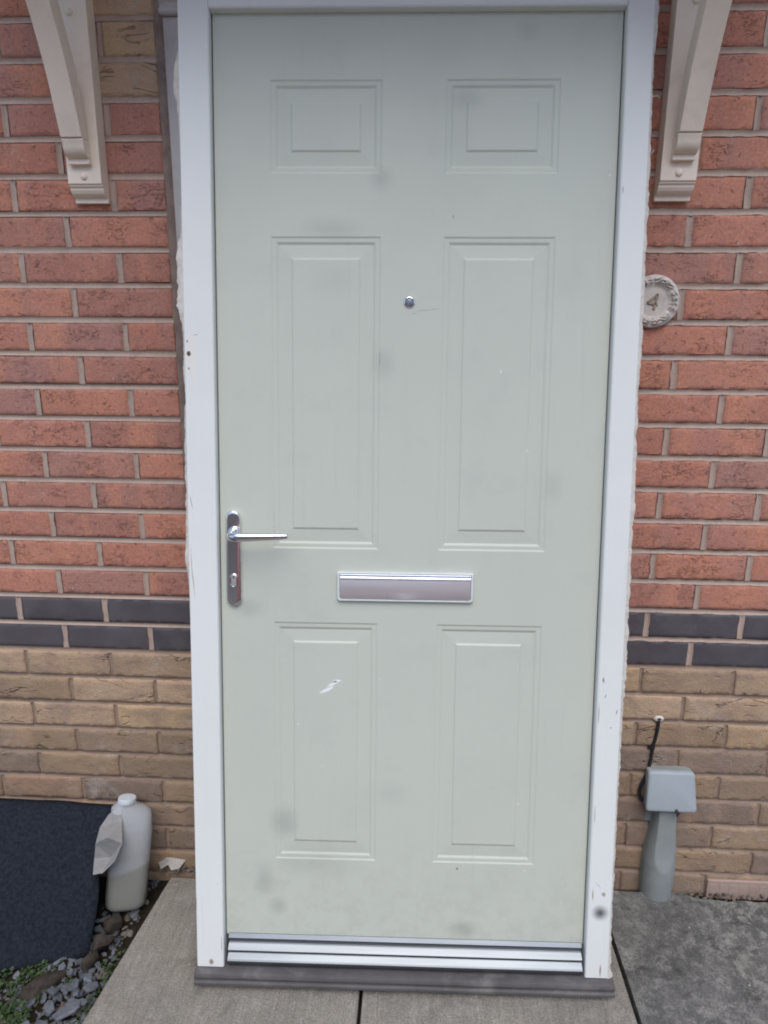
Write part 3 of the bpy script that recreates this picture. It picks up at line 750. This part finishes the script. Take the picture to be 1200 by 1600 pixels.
# ------------------------------------------------------------------ number plaque
sg = empty("number_plaque", (.566, 0, 1.5136))
tag(sg, "round stone house number plaque with floral rim, half behind the door frame", "plaque")
mb = MB(); Rr = .0555
N = 96
def relief(r, a):
    u = r / Rr
    if u > .97: return .0105
    if u > .60:
        e = math.sin((u - .60) / .37 * math.pi)
        pet = abs(math.sin(a * 7 + 2.5 * math.sin(a * 3))) * abs(math.sin(u * 26 + 2 * math.sin(a * 9)))
        return 0.0105 + e * (.0015 + .0075 * pet + .0040 * nz(math.cos(a) * u * 11, math.sin(a) * u * 11, 2))
    if u > .56: return .0100
    return .0092
rows = []
for k_ in range(44):
    r = Rr * (1 - k_ / 43.5)
    rows.append([(r * math.cos(2 * math.pi * i / N), -relief(r, 2 * math.pi * i / N) + (.0025 if k_ == 0 else 0), r * math.sin(2 * math.pi * i / N)) for i in range(N)])
rows.insert(0, [(Rr * math.cos(2 * math.pi * i / N), .004, Rr * math.sin(2 * math.pi * i / N)) for i in range(N)])
mb.grid(rows, 0, True, True); mb.build("plaque", M['stone'], sg, True, angle=60)
for sx in (-.041, .041):
    mb = MB(); disc(((.0028, -.0105), (.0028, -.0145), (.0016, -.0150), (.0014, -.0138)), mb, sx, 0); mb.build("screw", M['stone'], sg, True, angle=40)
mb = MB()
def seg4(pts, wd):
    for (a, b) in pts:
        a, b = Vector(a), Vector(b); d = (b - a).normalized(); s_ = Vector((-d.y, d.x)) * wd / 2; a = a - d * wd * .3; b = b + d * wd * .3
        mb.prism([tuple(a + s_), tuple(b + s_), tuple(b - s_), tuple(a - s_)], 'y', -.0122, -.0085)
seg4([((.0055, .0155), (-.0115, -.0045))], .0052)
seg4([((-.0115, -.0045), (.0100, -.0045))], .0056)
seg4([((.0055, .0155), (.0050, -.0150))], .0058)
o = mb.build("numeral", M['paintnum'], sg, bevel=.0012)
o.rotation_euler = (0, R(9), 0); o.location = (-.001, 0, 0)

# ------------------------------------------------------------------ cable entry cover and cable
cx = .720
cv = empty("cable_cover", (cx, 0, 0))
tag(cv, "grey plastic cable entry cover with a small lidded box low on the wall", "cable cover")
mb = MB(); rr = .0375; yc = -.0195; rows = []
def sect(z):
    lim = curve1([(0, .2), (.083, rr + .0005), (.12, .0305), (.235, .0225), (.26, .0215)], z)     # how far forward the scooped face allows
    k_ = curve1([(0, 1.04), (.05, 1.10), (.10, 1.10), (.145, 1.0), (.20, .80), (.235, .72), (.26, .70)], z); pts = []
    for i in range(33):
        a = math.pi + math.pi * i / 32
        x = rr * k_ * math.cos(a); y = rr * math.sin(a)
        pts.append((x, yc + max(y, -lim), z))
    pts = [(-rr * k_, -.0005, z)] + pts + [(rr * k_, -.0005, z)]
    return pts
for i in range(54): rows.append(sect(-.012 + .272 * i / 53))
mb.grid(rows, 0, False, True); mb.build("duct", M['greyplastic'], cv, True, angle=14)
mb = MB(); mb.box(-.0440, -.0265, -.006, -.0005, .205, .270); mb.build("flange", M['greyplastic'], cv, bevel=.001)
mb = MB(); mb.box(.0265, .038, -.006, -.0005, .195, .262)
mb.build("flange", M['greyplastic'], cv, bevel=.001)
mb = MB()
topw, botw = .0575, .0635
A = rrect(-.0535, .0535, .270, .369, .008, -.0005); B = rrect(-.0545, .0545, .270, .3700, .008, -.029)
def lid_ring(ins, dy):
    out = []
    for (x, y, z) in rrect(-.0635 + ins, .0635 - ins, .2720 + ins, .3700 - ins, .008, 0):
        v = (z - .272) / .098
        out.append((x * lerp(1.0, .905, v), lerp(-.055, -.030, v) + dy, z))
    return out
mb.grid([A, B], 0, True, True); mb.build("junction_box", M['greyplastic'], cv, True, angle=40)
mb = MB(); mb.grid([lid_ring(.002, .024), lid_ring(0, .006), lid_ring(.0, -.0005), lid_ring(.002, -.003), lid_ring(.006, -.0040)], 0, True, True)
mb.build("lid", M['lidplastic'], cv, True, angle=45)
for sx, sy, sz in ((-.036, -.007, .243), (.0335, -.018, .240), (.012, -.0585, .2775)):
    mb = MB(); disc(((.0042, sy + .003), (.0042, sy - .0015), (.003, sy - .003), (.0003, sy - .0033)), mb, sx, sz)
    mb.build("screw", M['screw'], cv, True)
mb = MB(); mb.tube(catmull([(.0335, -.021, .240), (.031, -.024, .234), (.027, -.024, .237), (.0285, -.023, .230)], 4), .0015, 6); mb.build("wire_tie", M['screw'], cv, True)
mb = MB(); mb.tube(catmull([(.013, -.054, .274), (.012, -.058, .267), (.018, -.050, .257)], 4), .0013, 6)
mb.build("wire_tie", M['screw'], cv, True)
mb = MB()
pth = catmull([(.6835, .012, .5045), (.683, -.004, .501), (.6815, -.0075, .485), (.6800, -.006, .455), (.6755, -.006, .425), (.6735, -.006, .385), (.668, -.008, .350), (.6555, -.010, .315), (.6535, -.010, .290), (.662, -.010, .268)], 6)
mb.tube(pth, .0042, 10)
cb = mb.build("cable", M['cable'], None, True)
tag(cb, "thin black cable running down the buff bricks into the grey box", "cable")
mb = MB(); mb.tube([(.6745, -.0055, .4195), (.6745, -.0055, .4265)], .0062, 10); mb.box(.6645, .675, -.008, -.001, .4205, .4255); mb.build("cable_clip", M['cable'], cb, True, angle=40)
mb = MB(); rows = []
for r, y in ((.013, -.002), (.010, -.006), (.0055, -.008), (.0048, -.004)):
    rows.append([(.6835 + r * (1 + .2 * nz(a, r * 100)) * math.cos(a * math.pi / 8), y, .5035 + .8 * r * math.sin(a * math.pi / 8)) for a in range(16)])
mb.grid(rows, 0, True, True); mb.build("cable_seal", M['residue'], cb, True)

# half-buried air brick
av = empty("air_vent", (.98, 0, .005)); tag(av, "pale terracotta air vent half buried at the wall foot by the driveway", "vent")
mb = MB(); mb.box(-.12, .12, -.009, .003, -.033, .0245)
mb.build("vent_frame", M['vent'], av, bevel=.0015)
mb = MB()
for i in range(9):
    x = -.104 + i * .026; mb.box(x - .009, x + .009, -.0096, -.0085, -.022, .012)
mb.build("vent_slot", M['vent'], av, bevel=.0005)

# ------------------------------------------------------------------ dark mat leaning on the wall
mt = empty("doormat", (-.9, -.17, 0)); ml = (-.9, -.17, 0)
tag(mt, "dark navy mat with a pale curled edge leaning on the wall beside the bottle", "mat")
TLp, TRp, BLp, BRp = Vector((-1.22, -.050, .236)), Vector((-.7065, -.060, .2335)), Vector((-1.28, -.425, -.052)), Vector((-.727, -.262, -.044))
def mat_pt(u, v):
    p = TLp.lerp(TRp, u).lerp(BLp.lerp(BRp, u), v)
    bow = .030 * math.sin(math.pi * v) * (1 - .3 * u); p = p + Vector((0, -.6 * bow * .5, bow * .25))
    p.z += .0025 * nz(u * 5, v * 4); p.y += .004 * nz(u * 4, v * 3, 7)
    if v < .06: p.z -= .012 * ((.06 - v) / .06) ** 2; p.y += .012 * ((.06 - v) / .06) ** 2
    # rounded corner
    du, dv = (1 - u) * .51, v * .34
    return p
mb = MB(); rows = []
for j in range(29):
    v = j / 28; umax = 1.0
    if v * .34 < .022: d = .022 - v * .34; umax = 1 - (.022 - math.sqrt(max(0, .022 ** 2 - d * d))) / .51
    # the side edge is drawn in a little where the corner curls
    umax -= .050 * math.exp(-((v - .34) / .20) ** 2)
    rows.append([tuple(mat_pt(u * umax, v)) for u in [i / 24 for i in range(25)]])
mb.grid(rows); o = P(mb, "mat", M['rubber'], mt, ml, smooth=True, angle=180)
so = o.modifiers.new("solid", 'SOLIDIFY'); so.thickness = .008; so.offset = -1
mb = MB()
# pale backing curled out at the side, with a crease
F_ = [(-0.7050, -0.0700, 0.2374), (-0.6876, -0.1020, 0.2167), (-0.6702, -0.1480, 0.1862), (-0.6839, -0.1720, 0.1547), (-0.7070, -0.1900, 0.1353), (-0.7287, -0.1960, 0.1338), (-0.7484, -0.1480, 0.1360), (-0.7403, -0.1480, 0.1827), (-0.7437, -0.1120, 0.2027), (-0.7280, -0.0900, 0.2246), (-0.7029, -0.1550, 0.2094), (-0.7085, -0.1400, 0.1350)]
mb.add(F_, [(0, 1, 9), (9, 1, 8), (8, 1, 10), (8, 10, 7), (1, 2, 10), (10, 2, 11), (2, 3, 11), (11, 3, 4), (7, 10, 11), (7, 11, 6), (6, 11, 4), (6, 4, 5)])
o = P(mb, "curled_flap", M['backing'], mt, ml); o["label"] = "pale grey curled edge"
so = o.modifiers.new("solid", 'SOLIDIFY'); so.thickness = .0035
bv = o.modifiers.new("bevel", 'BEVEL'); bv.width = .0012; bv.segments = 2; bv.limit_method = 'ANGLE'; bv.angle_limit = R(12)

# ------------------------------------------------------------------ plastic bottle
bt = empty("plastic_bottle", (-.697, -.118, -.036))
tag(bt, "translucent white plastic bottle with murky liquid leaning on the wall", "bottle")
axis = (Vector((-.674, -.047, .262)) - Vector((-.697, -.112, -.036))).normalized()
xax = Vector((1, .42, 0)); xax = (xax - axis * axis.dot(xax)).normalized(); yax = axis.cross(xax)
bt.matrix_world = Matrix.Translation((-.697, -.112, -.036)) @ Matrix((xax, yax, axis)).transposed().to_4x4()
def sq(hw, hd, z, e=3.2, n_=40, ox=0):
    out = []
    for i in range(n_):
        a = 2 * math.pi * i / n_; c_, s_ = math.cos(a), math.sin(a)
        out.append((ox + hw * math.copysign(abs(c_) ** (2 / e), c_), hd * math.copysign(abs(s_) ** (2 / e), s_), z))
    return out
ZB = .290
def bprof(z):
    z = z * .262 / ZB
    hw = 1.08 * curve1([(0, .030), (.003, .040), (.010, .0465), (.03, .0480), (.17, .0480), (.215, .0478), (.232, .0455), (.242, .0395), (.247, .031), (.251, .0205), (.262, .0195)], z)
    hd = .96 * curve1([(0, .028), (.003, .037), (.010, .0425), (.03, .0440), (.17, .0440), (.195, .042), (.215, .036), (.232, .028), (.244, .022), (.250, .0195), (.262, .0190)], z)
    return hw, hd
zz = [q_ * ZB / .262 for q_ in [0, .003, .006, .010, .018, .03] + [.03 + .14 * i / 14 for i in range(1, 15)] + [.18, .188, .195, .202, .209, .215, .221, .227, .232, .238, .244, .250, .262]]
mb = MB(); rows = []
for z in zz:
    hw, hd = bprof(z); groove = .0012 if False else 0
    rows.append([(x * (1 + .012 * nz(x * 30, y * 30, z * 20)), y * (1 + .02 * nz(x * 22, y * 22, z * 16)), zq) for x, y, zq in sq(hw - groove, hd - groove, z, curve1([(0, 3.4), (.23, 3.2), (.274, 2.0)], z), ox=curve1([(.20, 0), (.255, -.004), (.274, -.017)], z))])
mb.grid(rows, 0, True, True); mb.build("body", M['hdpe'], bt, True, angle=60)
mb = MB(); rows = []
up_l = bt.matrix_world.to_3x3().inverted() @ Vector((0, 0, 1))
for i in range(13):
    t_ = i / 12; ring = []
    for (x, y, _) in sq(1, 1, 0, 3.4):
        # level surface of the liquid, whatever the bottle's tilt
        zt = .110 + .30 * x * .044
        z = lerp(.004, zt, t_); hw, hd = bprof(max(.003, z)); ring.append((x * (hw - .002), y * (hd - .002), z))
    rows.append(ring)
mb.grid(rows, 0, True, True); mb.build("liquid", M['liquid'], bt, True, angle=50)
mb = MB(); rows = []
for r, z in ((.0222, .2805), (.0227, .283), (.0227, .2905), (.0215, .2930), (.018, .2936), (.002, .2938)):
    rows.append([(-.017 + (r + (.0004 if (i % 2 and r > .0220) else 0)) * math.cos(2 * math.pi * i / 60), (r + (.0004 if (i % 2 and r > .0220) else 0)) * math.sin(2 * math.pi * i / 60), z) for i in range(60)])
mb.grid(rows, 0, True, True); mb.build("cap", M['cap'], bt, True, angle=45)

# crumpled paper scrap at the wall foot
mb = MB()
pp = [(-.648, .0, .004), (-.640, .004, .026), (-.606, .003, .026), (-.566, -.003, .016), (-.580, -.024, .004), (-.600, -.030, .003), (-.612, -.020, .012), (-.630, -.028, .003)]
ctr = (-.612, -.010, .017)
mb.add(pp + [ctr], [(i, (i + 1) % 8, 8) for i in range(8)])
o = mb.build("paper_scrap", M['paper']); so = o.modifiers.new("solid", 'SOLIDIFY'); so.thickness = .0012
tag(o, "crumpled pale scrap of paper at the wall foot beside the bottle", "paper")

# ------------------------------------------------------------------ rocks, slate chippings, weeds
def stone_mesh(mbx, c, sx, sy, sz, seed, flat=0.0, mi=0, sub=2, rot=None):
    bm = bmesh.new(); bmesh.ops.create_icosphere(bm, subdivisions=sub, radius=1)
    rt = rot or Matrix.Rotation(seed * 1.7, 3, 'Z')
    planes = [(Vector((math.sin(seed * 3.1 + i * 2.4), math.cos(seed * 1.3 + i * 2.4), .8 * math.sin(seed + i * 1.9))).normalized(), .45 + .38 * abs(math.sin(seed * 5 + i * 3))) for i in range(11 if flat else 8)]
    vs_ = []
    for v in bm.verts:
        p = v.co.copy()
        for nrm, d in planes:
            e = p.dot(nrm) - d
            if e > 0: p -= nrm * e * (.97 if flat else .9)
        p *= 1 + .12 * nz(p.x * 2 + seed, p.y * 2, p.z * 2)
        p = Vector((p.x * sx, p.y * sy, p.z * sz)); p = rt @ p
        vs_.append(tuple(p + Vector(c)))
    fs = [[v.index for v in f.verts] for f in bm.faces]; bm.free()
    mbx.add(vs_, fs, mi)
for i, (x, y, z, s1, s2, s3, lab) in enumerate([(-.699, -.180, -.030, .024, .022, .022, "small rounded brown rock just below the plastic bottle"), (-.704, -.236, -.030, .027, .038, .026, "wider brown rock between the small rounded rock and the mat corner"), (-.710, -.285, -.036, .020, .028, .022, "small dark rock lowest along the slab edge by the mat corner"), (-.795, -.345, -.045, .05, .024, .022, "dark brown flat rock under the bottom edge of the mat")]):
    mb = MB(); stone_mesh(mb, (0, 0, 0), s1, s2, s3, i * 2.3 + 1, 0, 0, 4)
    o = mb.build("rock", M['rock'], None, True, angle=24); o.location = (x, y, z)
    tag(o, lab, "rock", "rocks in the gravel bed")
mb = MB(); pb = MB()
def inbed(x, y): return x < -.650 - .0 + (-.59 + .598) * 0 and x < lerp(-.612, -.658, min(1, max(0, (-y - .045) / .43))) - .004
def slate(mbx, c, r, th, rt):
    n_ = rng.choice((4, 5, 5, 6)); a0 = rng.uniform(0, 6.28); st = rng.uniform(1.0, 1.8)
    pl = []
    for i in range(n_):
        a = a0 + 6.283 * (i + rng.uniform(-.28, .28)) / n_; q = r * rng.uniform(.75, 1.15)
        pl.append(Vector((q * math.cos(a) * st, q * math.sin(a), 0)))
    rows = [[tuple(rt @ (p * k_ + Vector((0, 0, z_))) + Vector(c)) for p in pl] for k_, z_ in ((.9, -th), (1.0, -th * .5), (.98, th * .45), (.86 , th * rng.uniform(.8, 1.1)))]
    mbx.grid(rows, 0, True, True)
big = [(-.699, -.415, .026, .020), (-.672, -.355, .019, .014), (-.742, -.410, .017, .012), (-.712, -.352, .012, .010), (-.755, -.372, .013, .010), (-.70, -.372, .010, .009), (-.735, -.452, .020, .013), (-.765, -.46, .022, .014), (-.72, -.36, .01, .009), (-.69, -.335, .012, .010), (-.672, -.395, .010, .009)]
for i, (x, y, a, b) in enumerate(big):
    slate(mb, (x, y, -.028), (a + b) * .46, .004, Matrix.Rotation(rng.uniform(-.35, .35), 3, 'X') @ Matrix.Rotation(rng.uniform(-.3, .3), 3, 'Y') @ Matrix.Rotation(rng.uniform(0, 3), 3, 'Z'))
for i in range(5200):
    x = rng.uniform(-1.3, -.60); y = rng.uniform(-.95, -.01)
    if not inbed(x, y) or (y > -.16 and x < -.76): continue
    dens = 1.0 if (-.80 < x and y < -.30) else .75
    if x < -1.0: dens = .25
    if rng.random() > dens: continue
    s_ = .0032 + .0085 * rng.random() ** 2.2; tgt = mb if rng.random() < .72 else pb
    rt = Matrix.Rotation(rng.uniform(-.6, .6), 3, 'X') @ Matrix.Rotation(rng.uniform(-.6, .6), 3, 'Y') @ Matrix.Rotation(rng.uniform(0, 6), 3, 'Z')
    if tgt is mb:
        slate(mb, (x, y, soil_z(x, y) + s_ * .5 + .004 * rng.random()), s_ * 1.05, s_ * rng.uniform(.2, .45), rt); continue
    stone_mesh(tgt, (x, y, soil_z(x, y) + s_ * .4), s_ * rng.uniform(1, 1.7), s_, s_ * rng.uniform(.35, .6), i * .77, 1, 0, 1, rt)
g = mb.build("slate_chippings", M['slate']); tag(g, "grey slate chippings in the bed beside the concrete slab", "gravel", kind="stuff")
# debris along the driveway's broken edge
for i in range(170):
    x = rng.uniform(.76, 1.3); y = rng.uniform(-.052, -.008); s_ = rng.uniform(.0025, .0075)
    rt = Matrix.Rotation(rng.uniform(-1, 1), 3, 'X') @ Matrix.Rotation(rng.uniform(0, 6), 3, 'Z')
    stone_mesh(pb, (x, y, -.020 + s_ * .5 + .012 * rng.random()), s_ * rng.uniform(1, 1.6), s_, s_ * .7, i * .61, 1, 0, 1, rt)
for i in range(60):
    x = rng.uniform(-.66, -.52); y = rng.uniform(-.035, -.004); s_ = rng.uniform(.002, .006)
    stone_mesh(pb, (x, y, -.004 + s_ * .3), s_ * 1.3, s_, s_ * .7, i * .91, 1, 0, 1)
g = pb.build("pebbles", M['pebble']); tag(g, "small buff pebbles and grit scattered in the gaps by the wall", "gravel", kind="stuff")

def leaf_clump(mbx, c, n_, spread, size, hgt):
    for _ in range(n_):
        a = rng.uniform(0, 6.283); r = spread * math.sqrt(rng.random())
        p = Vector((c[0] + r * math.cos(a), c[1] + r * math.sin(a), c[2] + hgt * rng.random() * (1 - .5 * r / spread)))
        d = Vector((math.cos(rng.uniform(0, 6.283)), math.sin(rng.uniform(0, 6.283)), rng.uniform(-.2, .7))).normalized()
        sd = d.cross(Vector((rng.uniform(-.4, .4), rng.uniform(-.4, .4), 1))).normalized(); nn = sd.cross(d)
        s_ = size * rng.uniform(.5, 1.3); w_ = s_ * rng.uniform(.28, .45); k_ = rng.uniform(.55, 1.35)
        mbx.cur = (.045 * k_ * rng.uniform(.8, 1.3), .080 * k_, .026 * k_, 1)
        mbx.add([p, p + d * s_ * .35 + sd * w_ - nn * s_ * .06, p + d * s_ * .35 - sd * w_ - nn * s_ * .06, p + d * s_ * .4 + nn * s_ * .03, p + d * s_ * .78 + sd * w_ * .7 - nn * s_ * .08, p + d * s_ * .78 - sd * w_ * .7 - nn * s_ * .08, p + d * s_ - nn * s_ * .12],
                [(0, 1, 3), (0, 3, 2), (1, 4, 3), (3, 5, 2), (3, 4, 6), (3, 6, 5)])
mb = MB()
for _ in range(620):
    x = rng.uniform(-1.35, -.60); y = rng.uniform(-.95, -.27)
    if not inbed(x, y): continue
    d = nz(x * 9, y * 9, 2)
    left = x < -.765 - .25 * (y + .40)
    if left and y < -.30 and d > -.45: leaf_clump(mb, (x, y, soil_z(x, y) + .002), 34, .020, .0085, .022)
    elif d > .22: leaf_clump(mb, (x, y, soil_z(x, y) + .002), 9, .012, .007, .014)
for i in range(26):
    t_ = rng.random(); y = lerp(-.24, -.60, t_); leaf_clump(mb, (lerp(-.628, -.664, t_) - .018, y, -.045), 9, .012, .0075, .016)
g = mb.build("weeds", M['leaf'], None, False, attr=True); tag(g, "low green weeds and moss growing through the gravel", "weeds", kind="stuff")

# ------------------------------------------------------------------ unseen, behind the camera: a car and a house added for the metal to reflect
car = empty("added_reflection_car", (1.15, -4.3, -.03)); tag(car, "red hatchback added unseen on the drive for the door metal to reflect", "car")  # added to redden the reflections and block low skylight from the lower door
M['carpaint'] = mat_plain("red_car_paint", (.95, .30, .27), .25, 0, .03, 3, .0, .001, .5)
M['tyre'] = mat_plain("tyre_rubber", (.02, .02, .02), .85)
prof = [(-1.95, .32), (-1.97, .62), (-1.90, .84), (-1.05, .96), (-.62, 1.02), (1.45, 1.04), (1.88, .92), (1.95, .62), (1.93, .32)]
mb = MB(); mb.prism(prof, 'x', -.0, .0)
mb = MB()
rows = []
for i in range(41):
    x = lerp(-1.96, 1.96, i / 40); e = max(0, (abs(x) - 1.55) / .41); k_ = 1 - .32 * e * e
    top = curve1([(-1.96, .80), (-1.80, .88), (-1.05, .97), (-.62, 1.03), (1.45, 1.05), (1.85, .95), (1.96, .82)], x)
    half = [(.74, .30), (.83, .42), (.855, .58), (.84, .70), (.80, .79), (.735, .87), (.64, top - .06), (.50, top - .015), (.2, top)]
    rows.append([(x, y * k_, z) for y, z in half] + [(x, -y * k_, z) for y, z in half[::-1]])
mb.grid(rows, 0, True, True); mb.build("body", M['carpaint'], car, True, angle=50)
cab = [(-.80, 1.00), (-.15, 1.40), (.95, 1.46), (1.62, 1.05)]
mb = MB(); mb.grid([[(x * .98, y, z) for x, z in cab] for y in (-.60, .60)], 0, True, True); mb.build("cabin", M['carpaint'], car, bevel=.05, seg=3)
for sy in (-.606, .606):
    for poly in ([(-.55, 1.06), (-.12, 1.34), (.32, 1.37), (.32, 1.06)], [(.40, 1.06), (.40, 1.375), (.90, 1.39), (1.35, 1.08)]):
        mb = MB(); mb.prism(poly, 'y', min(sy, sy * .985), max(sy, sy * .985)); mb.build("window", M['glass'], car)
for wx in (-1.28, 1.25):
    for wy in (-.78, .78):
        mb = MB(); mb.tube([(wx, wy - .09, .31), (wx, wy + .09, .31)], .31, 32); ty = mb.build("wheel", M['tyre'], car, True, angle=40)
        mb = MB(); mb.tube([(wx, wy - .096, .31), (wx, wy + .096, .31)], .20, 24); mb.build("rim", M['satin'], ty, True, angle=40)
oh = empty("added_reflection_house", (0, -17, -.09)); tag(oh, "brown brick house with tiled roof added unseen across the road for reflections", "house")  # guessed house, added to give the handle and letterplate brick tones
mb = MB(); mb.box(-14, 14, -8, 0, 0, 5.2); mb.build("wall", mat_plain("far_brick", (.48, .33, .27), .9, 0, .2, 2), oh)
mb = MB(); mb.prism([(.5, 5.21), (-4, 8.2), (-8.5, 5.21)], 'x', -14.4, 14.4); mb.build("roof", M['tile'], oh)
for wx in (-11, -6, -1.5, 4, 9):
    for wz in (1.0, 3.5):
        mb = MB(); mb.box(wx - .7, wx + .7, .002, .06, wz, wz + 1.2); wo = mb.build("window", M['silverplastic'], oh)
        mb = MB(); mb.box(wx - .6, wx + .6, .061, .065, wz + .1, wz + 1.1); mb.build("pane", M['glass'], wo)
